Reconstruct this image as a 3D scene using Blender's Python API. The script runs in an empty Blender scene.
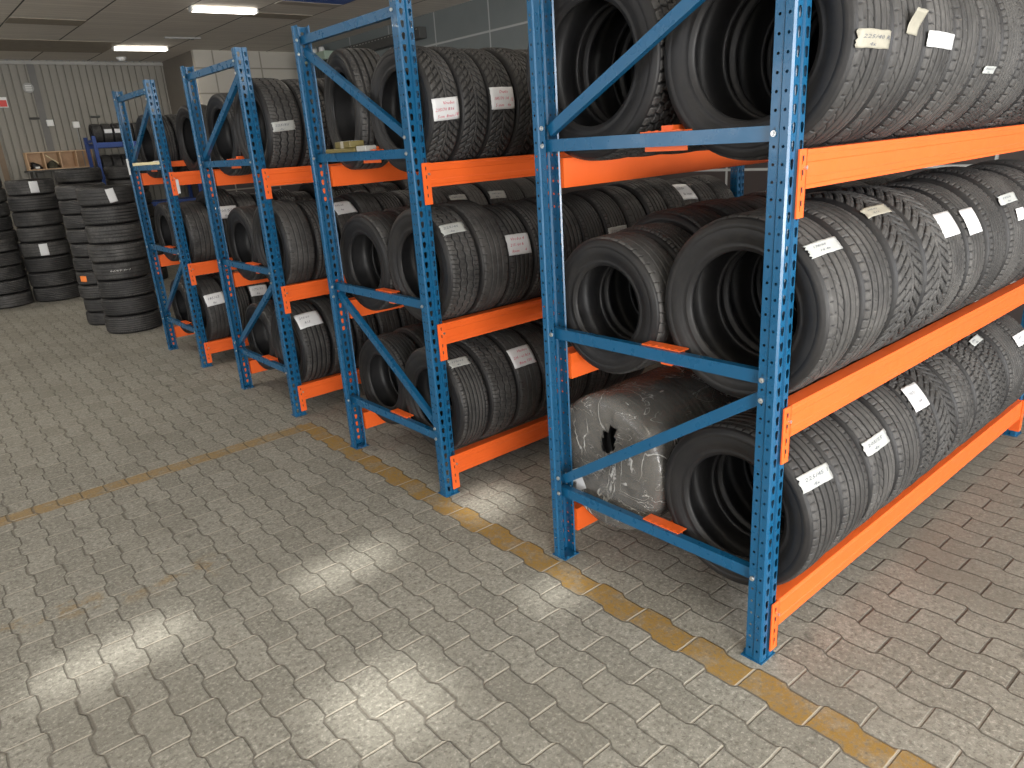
import bpy, math, random
import numpy as np
from math import sin, cos, pi, radians, sqrt
from mathutils import Matrix, Vector

random.seed(7)
SC = bpy.context.scene
COL = SC.collection

# ------------------------------------------------------------------ helpers
class MB:
    """collects faces, then links them as ONE mesh object"""
    def __init__(self): self.v = []; self.f = []
    def add(self, vs, fs):
        n = len(self.v); self.v += [tuple(p) for p in vs]; self.f += [tuple(i + n for i in f) for f in fs]
    def box(self, x0, x1, y0, y1, z0, z1, M=None):
        vs = [(x, y, z) for z in (z0, z1) for y in (y0, y1) for x in (x0, x1)]
        if M is not None: vs = [M @ Vector(p) for p in vs]
        self.add(vs, [(0, 2, 3, 1), (4, 5, 7, 6), (0, 1, 5, 4), (2, 6, 7, 3), (0, 4, 6, 2), (1, 3, 7, 5)])
    def prism(self, poly, a, b, M):
        """closed polygon (2-D) extruded from a to b; M maps (p, q, t) to the scene"""
        n = len(poly)
        vs = [M(p, q, a) for p, q in poly] + [M(p, q, b) for p, q in poly]
        self.add(vs, [tuple(range(n))[::-1], tuple(range(n, 2 * n))] + [(i, (i + 1) % n, n + (i + 1) % n, n + i) for i in range(n)])
    def cyl(self, p, q, r, n=12, r2=None):
        p, q = Vector(p), Vector(q); d = (q - p).normalized(); r2 = r if r2 is None else r2
        a = d.orthogonal().normalized(); b = d.cross(a)
        vs = [p + r * (cos(2 * pi * i / n) * a + sin(2 * pi * i / n) * b) for i in range(n)] + [q + r2 * (cos(2 * pi * i / n) * a + sin(2 * pi * i / n) * b) for i in range(n)]
        self.add(vs, [tuple(range(n))[::-1], tuple(range(n, 2 * n))] + [(i, (i + 1) % n, n + (i + 1) % n, n + i) for i in range(n)])
    def mesh(self, name, mat, smooth=False):
        me = bpy.data.meshes.new(name); me.from_pydata(self.v, [], self.f); me.update()
        if mat: me.materials.append(mat)
        if smooth: me.polygons.foreach_set('use_smooth', [True] * len(me.polygons))
        return me

def put(name, me, parent=None, loc=(0, 0, 0), rot=(0, 0, 0)):
    o = bpy.data.objects.new(name, me); COL.objects.link(o)
    o.location = loc; o.rotation_euler = rot
    if parent: o.parent = parent
    return o
def obj(name, mb, mat, parent=None, smooth=False, bevel=0.0):
    o = put(name, mb.mesh(name, mat, smooth), parent)
    if bevel:
        m = o.modifiers.new('bevel', 'BEVEL'); m.width = bevel; m.segments = 2; m.limit_method = 'ANGLE'
    return o
def tag(o, label, cat, group=None):
    o['label'] = label; o['category'] = cat
    if group: o['group'] = group
    return o
def thing(name, label, cat, loc=(0, 0, 0), rot=(0, 0, 0), group=None):
    o = bpy.data.objects.new(name, None); COL.objects.link(o); o.empty_display_size = .1
    o.location = loc; o.rotation_euler = rot
    return tag(o, label, cat, group)
def struct(name, mb, mat):
    o = obj(name, mb, mat); o['kind'] = 'structure'; return o

# ------------------------------------------------------------------ node maths
class NT:
    def __init__(self, name):
        self.m = bpy.data.materials.new(name); self.m.use_nodes = True
        self.t = self.m.node_tree; self.t.nodes.clear()
        self.out = self.t.nodes.new('ShaderNodeOutputMaterial')
    def node(self, typ, **kw):
        n = self.t.nodes.new(typ)
        for k, v in kw.items(): setattr(n, k, v)
        return n
    def set(self, sock, val):
        if isinstance(val, E): self.t.links.new(val.s, sock)
        elif hasattr(val, 'is_output'): self.t.links.new(val, sock)
        elif isinstance(val, (tuple, list)) and len(val) == 3 and len(sock.default_value) == 4: sock.default_value = (*val, 1)
        else: sock.default_value = val
    def math(self, op, *a, clamp=False):
        n = self.node('ShaderNodeMath', operation=op, use_clamp=clamp)
        for i, x in enumerate(a): self.set(n.inputs[i], x)
        return E(self, n.outputs[0])
    def pos(self, kind='world'):
        if kind == 'world': n = self.node('ShaderNodeNewGeometry').outputs['Position']
        else: n = self.node('ShaderNodeTexCoord').outputs['Object']
        s = self.node('ShaderNodeSeparateXYZ'); self.t.links.new(n, s.inputs[0])
        return n, E(self, s.outputs[0]), E(self, s.outputs[1]), E(self, s.outputs[2])
    def noise(self, vec, scale, detail=4, rough=.55, dist=0.0):
        n = self.node('ShaderNodeTexNoise'); self.t.links.new(vec.s if isinstance(vec, E) else vec, n.inputs['Vector'])
        n.inputs['Scale'].default_value = scale; n.inputs['Detail'].default_value = detail
        n.inputs['Roughness'].default_value = rough; n.inputs['Distortion'].default_value = dist
        return E(self, n.outputs[0])
    def comb(self, x, y, z):
        n = self.node('ShaderNodeCombineXYZ')
        for i, a in enumerate((x, y, z)): self.set(n.inputs[i], a)
        return E(self, n.outputs[0])
    def rnd(self, vec):
        n = self.node('ShaderNodeTexWhiteNoise'); self.t.links.new(vec.s, n.inputs['Vector']); return E(self, n.outputs['Value'])
    def mix(self, f, a, b):
        n = self.node('ShaderNodeMix', data_type='RGBA'); self.set(n.inputs[0], f); self.set(n.inputs[6], a); self.set(n.inputs[7], b)
        return E(self, n.outputs[2])
    def ss(self, x, a, b):
        """smoothstep"""
        n = self.node('ShaderNodeMapRange', interpolation_type='SMOOTHSTEP')
        self.set(n.inputs[0], x); n.inputs[1].default_value = a; n.inputs[2].default_value = b
        return E(self, n.outputs[0])
    def bump(self, h, strength=.5, dist=.005):
        n = self.node('ShaderNodeBump'); self.set(n.inputs['Height'], h)
        n.inputs['Strength'].default_value = strength; n.inputs['Distance'].default_value = dist
        return E(self, n.outputs[0])
    def done(self, color, rough=.6, metal=0.0, normal=None, spec=.5, alpha=None, coat=0.0):
        p = self.node('ShaderNodeBsdfPrincipled')
        self.set(p.inputs['Base Color'], color); self.set(p.inputs['Roughness'], rough); self.set(p.inputs['Metallic'], metal)
        p.inputs['Specular IOR Level'].default_value = spec
        p.inputs['Coat Weight'].default_value = coat
        if normal is not None: self.set(p.inputs['Normal'], normal)
        if alpha is not None: self.set(p.inputs['Alpha'], alpha)
        self.t.links.new(p.outputs[0], self.out.inputs[0]); return self.m
class E:
    def __init__(s, nt, sock): s.nt = nt; s.s = sock
    def __add__(s, o): return s.nt.math('ADD', s, o)
    __radd__ = __add__
    def __sub__(s, o): return s.nt.math('SUBTRACT', s, o)
    def __rsub__(s, o): return s.nt.math('SUBTRACT', o, s)
    def __mul__(s, o): return s.nt.math('MULTIPLY', s, o)
    __rmul__ = __mul__
    def __truediv__(s, o): return s.nt.math('DIVIDE', s, o)
    def floor(s): return s.nt.math('FLOOR', s)
    def frac(s): return s.nt.math('FRACT', s)
    def abs(s): return s.nt.math('ABSOLUTE', s)
    def clamp(s): return s.nt.math('ADD', s, 0.0, clamp=True)
    def lt(s, o): return s.nt.math('LESS_THAN', s, o)
    def gt(s, o): return s.nt.math('GREATER_THAN', s, o)
    def min(s, o): return s.nt.math('MINIMUM', s, o)
    def max(s, o): return s.nt.math('MAXIMUM', s, o)

# ------------------------------------------------------------------ materials
def paint(name, c, rough=.35, wear=.25, dirt=(.12, .1, .08), coat=0.0, spec=.5):
    n = NT(name); v, x, y, z = n.pos('object')
    a = n.noise(v, 9, 5); b = n.noise(v, 60, 3, .6)
    col = n.mix(n.ss(a, .35, .7) * .12, c, tuple(k * .72 for k in c))
    col = n.mix(n.ss(b, .62, .78) * wear, col, dirt)
    return n.done(col, n.noise(v, 14, 3) * .25 + (rough - .1), 0, n.bump(b, .06, .002), spec, coat=coat)
M_BLUE = paint('blue_paint', (.006, .08, .178), .27, .07, (.06, .08, .1), .1)
M_ORANGE = paint('orange_paint', (.8, .125, .02), .38, .16, (.3, .08, .03))
def plain(name, c, rough=.6, metal=0.0, var=.25, scale=8, spec=.5):
    n = NT(name); v, x, y, z = n.pos('object'); a = n.noise(v, scale, 5)
    return n.done(n.mix(a, tuple(k * (1 - var) for k in c), tuple(min(1, k * (1 + var)) for k in c)), rough, metal, None, spec)
M_ZINC = plain('zinc_plating', (.62, .63, .62), .32, .9)
M_PAPER = plain('white_paper', (.62, .63, .64), .8, 0, .05, 30)
M_TAPE = plain('grey_cloth_tape', (.34, .35, .335), .5, 0, .2, 60)
M_BUFF = plain('buff_tape', (.31, .295, .24), .55, 0, .2, 60)
M_SILVER = plain('pale_silver_tape', (.4, .42, .41), .5, 0, .15, 60)
M_REDINK = plain('red_marker', (.5, .02, .07), .6, 0, .1)
M_INK = plain('dark_ink', (.08, .09, .12), .6, 0, .1)
M_CHALK = plain('white_chalk', (.75, .75, .72), .9, 0, .1)
M_WOOD = plain('pale_wood', (.55, .36, .21), .6, 0, .2, 20)
M_SLAT = plain('pale_pine', (.7, .62, .38), .6, 0, .12, 20)
M_WHITE = plain('white_plastic', (.75, .75, .72), .4, 0, .05)
M_GREYP = plain('grey_plastic', (.3, .3, .28), .5, 0, .1)
M_REDSIGN = plain('red_sign', (.6, .04, .03), .45, 0, .05)
M_DARK = plain('dark_plastic', (.02, .02, .022), .5, 0, .3)
M_YELLOW = plain('ochre_packet', (.13, .105, .03), .5, 0, .35, 30)
M_GREEN = plain('pale_green_paint', (.33, .42, .33), .5, 0, .15)
M_ORSTICK = plain('orange_sticker', (.85, .22, .04), .6, 0, .08)
M_PIPE = plain('dark_steel', (.07, .07, .065), .55, .2, .3)
M_SHELFBLUE = paint('blue_shelf_paint', (.012, .045, .2), .45, .2, (.05, .05, .06))

def rubber(name, base, dust, amount, rough, groove=False):
    n = NT(name); v, x, y, z = n.pos('object')
    oi = n.node('ShaderNodeObjectInfo'); r = E(n, oi.outputs['Random'])
    off = n.node('ShaderNodeVectorMath', operation='ADD'); n.t.links.new(v, off.inputs[0])
    n.set(off.inputs[1], n.comb(r * 37.0, r * 11.0, r * 5.0)); vv = off.outputs[0]
    a = n.noise(vv, 5, 6, .6); b = n.noise(vv, 45, 4, .65)
    k = (n.ss(a, .3, .75) * .7 + n.ss(b, .45, .75) * .4) * amount * (r * .7 + .55)
    if groove:
        ga = n.node('ShaderNodeAttribute', attribute_name='groove'); k = (k + .22) * (1.0 - n.ss(E(n, ga.outputs['Fac']), .1, .6))
    col = n.mix(k.clamp(), base, dust)
    return n.done(col, n.noise(vv, 12, 3) * .2 + (rough - .1), 0, n.bump(b, .12, .002), .34)
M_TREAD = rubber('worn_tread_rubber', (.009, .009, .0095), (.092, .089, .085), .8, .58, True)
M_CASING = rubber('sidewall_rubber', (.010, .010, .011), (.032, .030, .028), .55, .5)

# ------------------------------------------------------------------ floor, walls, ceiling
def floor_mat():
    n = NT('zigzag_concrete_pavers'); v, x, y, z = n.pos('world')
    xr = x - y * .018; yr = y + x * .018
    wob = (n.noise(v, 14, 2) - .5) * .007
    cw, L, a = .1262, .2525, .0095
    ph = (yr - .1264) / L
    def wave(t):          # trapezoid wave of period one paver length
        s = ((t + .25).frac() - .5).abs() * 4.0 - 1.0
        return (s * 4.5).max(-1.0).min(1.0)
    xs = (xr + .158 + wave(ph) * a + wob) / cw
    col = xs.floor()
    par = (col * .5 + 100.5).frac()                     # 0 or .5: half a paver's shift from column to column
    yy = ph + par + wob * 2.0
    # the painted column must end on the phase read from the photo
    row = yy.floor()
    dx = (.5 - (xs.frac() - .5).abs()) * cw
    dy = (.5 - (yy.frac() - .5).abs()) * L
    fine = n.noise(v, 60, 4, .8); mid = n.noise(v, 22, 5, .65); big = n.noise(v, 1.3, 4, .6); pit = n.noise(v, 38, 3, .7)
    gap = n.ss(n.noise(v, 2.3, 3, .6), .5, .62) * n.ss(x, -.2, -1.2)
    js = (1.0 - n.ss(dx + (mid - .5) * .005, .0012, .0055)).max((1.0 - n.ss(dx + (mid - .5) * .008, .003, .011)) * gap)   # zigzag side joints
    je = 1.0 - n.ss(dy + (mid - .5) * .005, .002, .0065)    # straight end joints
    rv = n.rnd(n.comb(col, row, 1.0))
    c = n.mix(rv, (.236, .228, .196), (.304, .294, .256))
    c = n.mix(n.ss(mid, .38, .72) * .6, c, (.165, .157, .134))
    c = n.mix(n.ss(fine, .53, .64) * .6, c, (.5, .48, .42))
    c = n.mix(n.ss(fine, .47, .36) * .7, c, (.1, .094, .08))
    c = n.mix(n.ss(pit, .57, .66) * .55, c, (.13, .118, .1))
    dirt = n.ss(x + (big - .5) * 1.2, .2, 1.4)
    c = n.mix(n.ss(big, .5, .72) * .4, c, (.18, .17, .142))
    c = n.mix(dirt * .45, c, (.14, .13, .108))
    # yellow marking: one painted paver column along the racks and one course across
    wear = n.ss(n.noise(v, 9, 6, .7), .36, .55)
    line = (col.gt(-.5) * col.lt(.5)) * y.lt(3.66)
    cross = ((y + wob * 2.0 - 3.61).abs().lt(.072)) * x.lt(-.04)
    ghost = n.ss((y + x * .2 - 1.98).abs(), .16, .02) * x.lt(-1.12) * n.ss(n.noise(v, 7, 5, .7), .5, .62) * .4
    ymask = (line.max(cross * .75) * (wear * .5 + .45) * (1.0 - n.ss(fine, .52, .36) * .6)).max(ghost)
    c = n.mix(ymask, c, n.mix(fine, (.2, .11, .02), (.38, .23, .055)))
    spot = n.ss(n.noise(v, 5.5, 2, .4), .7, .76)
    c = n.mix(spot * .45, c, (.06, .055, .05))
    sandy = n.ss(x + (big - .5) * .6, .5, -.1)
    c = n.mix(je * .85, c, n.mix(sandy, (.075, .062, .05), (.4, .37, .31)))
    c = n.mix(js * .7, c, n.mix(sandy, (.06, .05, .04), (.13, .117, .098)))
    h = fine * .35 + mid * .3 - (js.max(je)) * 1.0 + rv * .25
    return n.done(c, .82, 0, n.bump(h, .9, .005), .25)
RX, FY, BY, LX, HC = 5.1, 15.08, -7.0, -10.0, 3.75
WY, JX = 13.28, 3.08
b = MB(); b.box(LX - .2, RX + .2, BY - .2, FY + .2, -.15, 0); struct('floor', b, floor_mat())

def ceil_mat():
    n = NT('ceiling_planks'); v, x, y, z = n.pos('world')
    px = (x + .045) / .9; jx = (.5 - (px.frac() - .5).abs()) * .9
    py = (y - .1) / .152; jy = (.5 - (py.frac() - .5).abs()) * .152
    st = n.comb(x * 1.2, y * 16.0, 0.0); g = n.noise(st, 2.0, 4, .6)
    c = n.mix(n.rnd(n.comb(px.floor(), py.floor(), 0.0)), (.68, .63, .56), (.75, .70, .62))
    c = n.mix(n.ss(g, .35, .8) * .5, c, (.55, .505, .44))
    c = n.mix(n.ss(jx, .014, .006), c, (.06, .055, .05))
    c = n.mix(n.ss(jy, .006, .002) * .4, c, (.08, .07, .06))
    return n.done(c, .8, 0, n.bump(n.ss(jx, .006, .014), .4, .01), .3)
M_CEIL = ceil_mat()
# ceiling slab built around two rows of rooflight openings (over the aisle behind the photographer)
SUN = Vector((.50, .80, -1.18)).normalized()
def roof_at(px, py):
    t = HC / -SUN.z; return px - SUN.x * t, py - SUN.y * t
panes = []
for (px, py, w, d) in [(-1.74, 1.82, .6, .27), (-.76, 1.70, .50, .27), (.10, 1.70, .38, .32), (-1.10, .80, .42, .42), (-.22, .84, .30, .20)]:
    cx, cy = roof_at(px, py); panes.append((cx - w / 2, cx + w / 2, cy - d / 2, cy + d / 2))
xs = sorted({LX, RX, *[p[0] for p in panes], *[p[1] for p in panes]}); ys = sorted({BY, FY, *[p[2] for p in panes], *[p[3] for p in panes]})
b = MB()
for i in range(len(xs) - 1):
    for j in range(len(ys) - 1):
        mx, my = (xs[i] + xs[i + 1]) / 2, (ys[j] + ys[j + 1]) / 2
        if not any(p[0] < mx < p[1] and p[2] < my < p[3] for p in panes): b.box(xs[i], xs[i + 1], ys[j], ys[j + 1], HC, HC + .06)
ceil_o = struct('ceiling', b, M_CEIL)
b = MB()                                                  # darker and paler ceiling boards seen in the photo
for (x0, x1, y0, y1) in [(-.04, .84, 10.75, 11.2), (2.3, 3.42, 9.55, 9.85), (.1, 1.75, 12.6, 13.9)]: b.box(x0, x1, y0, y1, HC - .006, HC)
M_CDARK = plain('dark_ceiling_board', (.32, .28, .22), .8)
for k, r in enumerate([(-.04, .845, 10.75, 11.2), (2.665, 3.545, 9.5, 9.85), (.1, 1.75, 12.62, 13.9)]):
    b = MB(); b.box(r[0], r[1], r[2], r[3], HC - .007, HC); struct('trim_%d' % (k + 4), b, M_CDARK)

def far_mat():
    n = NT('profiled_wall_sheet'); v, x, y, z = n.pos('world')
    st = n.comb(x * 3.0, y, z * .5); g = n.noise(st, 2.0, 5, .6)
    c = n.mix(g, (.2, .187, .158), (.26, .245, .21))
    c = n.mix(n.ss(n.noise(v, 1.2, 3), .5, .75) * .3, c, (.17, .155, .13))
    return n.done(c, .55, 0, None, .4)
M_FAR = far_mat()
b = MB(); P, prof = .122, []
x = LX
while x < JX:
    for u, d in ((0, 0), (.088, 0), (.094, .03), (.114, .03), (.12, 0)): prof.append((min(x + u, JX), FY + d))
    x += P
prof.append((JX, FY)); n_ = len(prof)
vs = [(p[0], p[1], z) for z in (0, HC) for p in prof] + [(p[0], FY + .08, z) for z in (0, HC) for p in prof]
b.add(vs, [(i, i + 1, n_ + i + 1, n_ + i) for i in range(n_ - 1)] + [(2 * n_ + i + 1, 2 * n_ + i, 3 * n_ + i, 3 * n_ + i + 1) for i in range(n_ - 1)])
struct('wall_far', b, M_FAR)
b = MB(); b.box(LX, JX, FY - .03, FY + .02, HC - .07, HC - .02); struct('trim_1', b, plain('pale_edge_trim', (.32, .31, .28), .5))
b = MB(); b.box(.76, .87, FY - .02, FY + .02, 0, HC - .07); struct('trim_2', b, plain('grey_column', (.12, .115, .105), .5))
b = MB(); b.box(-.03, .06, FY - .03, FY + .02, 0, HC - .07); struct('trim_3', b, plain('brown_post', (.17, .12, .075), .6))
def panel_mat(name, ca, cb, ax, px, ox, pz, oz, seam, shade_band=False):
    n = NT(name); v, x, y, z = n.pos('world'); u = (x, y)[ax]
    p = (u - ox) / px; q = (z - oz) / pz
    d = ((.5 - (p.frac() - .5).abs()) * px).min((.5 - (q.frac() - .5).abs()) * pz)
    c = n.mix(n.noise(v, 3, 4), ca, cb)
    if shade_band: c = n.mix(z.lt(2.35), c, (.05, .04, .038))  # shade behind the racks, painted into the lower wall colour
    return n.done(n.mix(n.ss(d, .018, .008), c, seam), .5, 0, n.bump(n.ss(d, .004, .014), .3, .006), .4)
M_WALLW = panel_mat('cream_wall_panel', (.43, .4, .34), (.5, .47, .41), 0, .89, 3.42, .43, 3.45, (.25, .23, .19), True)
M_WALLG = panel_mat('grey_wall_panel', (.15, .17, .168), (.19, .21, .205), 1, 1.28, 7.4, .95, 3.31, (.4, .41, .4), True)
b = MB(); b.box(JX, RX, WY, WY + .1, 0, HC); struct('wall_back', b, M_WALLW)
b = MB(); b.box(JX, JX + .1, WY + .1, FY, 0, HC); struct('wall_return', b, plain('grey_brown_wall', (.16, .14, .115), .6, 0, .15, 2))
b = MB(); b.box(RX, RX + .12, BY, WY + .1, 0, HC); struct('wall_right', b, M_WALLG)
M_PLAST = plain('grey_plaster', (.36, .34, .31), .8, 0, .1, 2)
b = MB()                                                  # left wall with a strip of window openings
b.box(LX - .12, LX, BY, FY, 0, 1.2); b.box(LX - .12, LX, BY, FY, 3.0, HC)
for k in range(9): b.box(LX - .12, LX, BY + k * 2.7, BY + k * 2.7 + .5, 1.2, 3.0)
struct('wall_left', b, M_PLAST)
b = MB()                                                  # front wall with two open roller-door openings
for x0, x1 in ((LX, -6.5), (-2.6, -1.2), (5.0, RX)): b.box(x0, x1, BY - .12, BY, 0, HC)
b.box(LX, RX, BY - .12, BY, 3.6, HC); struct('wall_front', b, M_PLAST)

# blue rooflight tile in the ceiling grid with a pale rim
b = MB(); b.box(2.66, 3.52, 6.75, 8.56, HC - .012, HC); bt = struct('trim_7', b, plain('blue_ceiling_panel', (.035, .12, .5), .35, 0, .1))
b = MB(); b.box(2.66, 3.52, 8.58, 8.8, HC - .014, HC); struct('trim_8', b, plain('pale_ceiling_board', (.42, .38, .32), .7))

# ------------------------------------------------------------------ tyres
NOM_R, NOM_W = .32, .235
def tread_mesh(name, kind):
    NU, NV = (600, 124)
    U = np.arange(NU) / NU * 2 * pi; Vv = np.linspace(-1.13, 1.13, NV)
    u, s = np.meshgrid(U, Vv, indexing='ij'); a = np.abs(s)
    tw = .098                                              # half tread width
    def gr(d, w): return np.clip(2.4 - np.abs(d) / w * 2.0, 0, 1)
    def tri(t): f = t - np.floor(t); return 4 * np.abs(f - .5) - 1
    def sl(ph, duty):                                       # periodic slot mask, duty = half-width in periods
        f = ph - np.floor(ph); return np.clip((duty * 1.1 - np.minimum(f, 1 - f)) / (duty * .45), 0, 1)
    t = u / (2 * pi); dep = np.zeros_like(u); sh = np.clip((a - .66) / .05, 0, 1)
    if kind == 0:      # ribbed summer
        for p in (-.6, -.2, .2, .6): dep = np.maximum(dep, gr(s - p, .062))
        dep = np.maximum(dep, sl(t * 62 + .25 * s, .07) * np.clip((a - .7) / .04, 0, 1) * .7)
        dep = np.maximum(dep, sl(t * 62 + .5 + 1.2 * s, .06) * ((s > -.52) & (s < -.3)) * .5)
    elif kind == 1:    # asymmetric with slanting slots
        for p, w in ((-.6, .05), (-.2, .07), (.24, .06), (.64, .05)): dep = np.maximum(dep, gr(s - p, w))
        dep = np.maximum(dep, sl(t * 52 + 2.6 * s, .05) * ((s > -.56) & (s < -.28)) * .8)
        dep = np.maximum(dep, sl(t * 60 + .6 * s, .032) * (s > .7) * .7)
        dep = np.maximum(dep, sl(t * 52 - .3 * s, .032) * (s < -.68) * .8)
    elif kind == 2:    # directional winter chevrons
        ph = t * 50 + 1.7 * np.power(a, .8)
        dep = sl(ph, .14) * np.clip((a - .06) / .05, 0, 1)
        dep = np.maximum(dep, gr(a - .12 - .04 * tri(ph * 1.0), .03) * .8)
        dep = np.maximum(dep, gr(a - .56 - .05 * tri(ph), .035) * .9)
        dep = np.maximum(dep, sl(ph * 4, .12) * .28)
    elif kind == 3:    # winter blocks
        for p in (-.62, -.22, .22, .62): dep = np.maximum(dep, gr(s - p - .035 * tri(t * 54 + p), .042))
        for k, (lo, hi) in enumerate(((-1.2, -.62), (-.62, -.22), (-.22, .22), (.22, .62), (.62, 1.2))):
            dep = np.maximum(dep, sl(t * 54 + k * .37 + .5 * s * (1 if k % 2 else -1), .11) * ((s >= lo) & (s < hi)) * .9)
        dep = np.maximum(dep, sl(t * 216, .16) * .25 * (a < .95))
    elif kind == 4:    # fine ribs and tiny sipes
        for p in (-.72, -.45, -.15, .15, .45, .72): dep = np.maximum(dep, gr(s - p, .046))
        dep = np.maximum(dep, sl(t * 80, .09) * (a > .76) * .6)
        dep = np.maximum(dep, sl(t * 160 + 2 * s, .1) * (a < .7) * .22)
    elif kind == 5:    # zigzag all-season
        for p in (-.5, 0.0, .5): dep = np.maximum(dep, gr(s - p - .05 * tri(t * 40 + (.5 if p == 0 else 0)), .048))
        dep = np.maximum(dep, sl(t * 80 + .6 * np.sign(s) * a, .08) * (a > .58) * .75)
        dep = np.maximum(dep, sl(t * 80 + 1.1 * s, .08) * (a < .45) * .35)
    else:              # nearly worn out
        for p in (-.42, .0, .42): dep = np.maximum(dep, gr(s - p, .04) * .5)
        dep = np.maximum(dep, sl(t * 44 + .3 * s, .06) * (a > .7) * .45)
    dep *= np.clip((1.1 - a) / .08, 0, 1)
    r = NOM_R * (1 - .012 * np.minimum(a, 1) ** 2)
    k = np.clip((a - .86) / .27, 0, 1); r = r - .0185 * k ** 2
    x = np.where(a < .9, s * tw, np.sign(s) * tw * (.9 + (a - .9) * (1 - .22 * k)))
    r = r - dep * .0105
    co = np.stack([x, -r * np.cos(u), r * np.sin(u)], -1).reshape(-1, 3)
    i, j = np.meshgrid(np.arange(NU), np.arange(NV - 1), indexing='ij'); i2 = (i + 1) % NU
    q = np.stack([i * NV + j, i * NV + j + 1, i2 * NV + j + 1, i2 * NV + j], -1).reshape(-1, 4)
    me = np_mesh(name, co, q, M_TREAD)
    at = me.attributes.new('groove', 'FLOAT', 'POINT'); at.data.foreach_set('value', dep.ravel().astype(np.float32)); return me
def np_mesh(name, co, q, mat, smooth=True):
    me = bpy.data.meshes.new(name); me.vertices.add(len(co)); me.vertices.foreach_set('co', co.ravel().astype(np.float32))
    me.loops.add(q.size); me.loops.foreach_set('vertex_index', q.ravel().astype(np.int32))
    me.polygons.add(len(q)); me.polygons.foreach_set('loop_start', np.arange(0, q.size, 4, dtype=np.int32))
    me.polygons.foreach_set('use_smooth', np.full(len(q), smooth)); me.update(calc_edges=True); me.validate()
    me.materials.append(mat); return me
def casing_mesh(name, rim):
    h, R = NOM_W / 2, NOM_R
    def rr(f): return R * (rim + (1 - rim) * f)            # f = 0 at bead toe, 1 at tread
    prof = [(.76, .93), (.9, .905), (.955, .855), (.972, .80), (.985, .785), (1.0, .74), (1.0, .66), (.985, .645), (.985, .63), (.99, .60), (.985, .5), (.96, .36),
            (.945, .345), (.945, .31), (.925, .29), (.885, .17), (.90, .15), (.88, .12), (.84, .06), (.80, .015), (.75, 0.0), (.69, .015), (.67, .06), (.7, .12),
            (.78, .24), (.85, .42), (.87, .58), (.83, .73), (.72, .83), (.5, .875), (.2, .89)]
    prof = [(p * h, rr(f)) for p, f in prof]; prof = prof + [(-p, r) for p, r in prof[::-1]]
    NU, n = 96, len(prof); U = np.arange(NU) / NU * 2 * pi
    pr = np.array(prof); co = np.stack([np.broadcast_to(pr[:, 0], (NU, n)), -np.outer(np.cos(U), pr[:, 1]), np.outer(np.sin(U), pr[:, 1])], -1).reshape(-1, 3)
    i, j = np.meshgrid(np.arange(NU), np.arange(n), indexing='ij'); i2 = (i + 1) % NU; j2 = (j + 1) % n
    q = np.stack([i * n + j, i2 * n + j, i2 * n + j2, i * n + j2], -1).reshape(-1, 4)
    return np_mesh(name, co, q, M_CASING)
TREADS = [tread_mesh('tread', k) for k in range(7)]
CASINGS = [casing_mesh('casing', .625), casing_mesh('casing', .585)]
LOOK = ['ribbed tyre', 'slant-grooved tyre', 'chevron-treaded winter tyre', 'block-treaded winter tyre', 'fine-ribbed tyre', 'zigzag-grooved tyre', 'nearly bald tyre']

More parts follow.
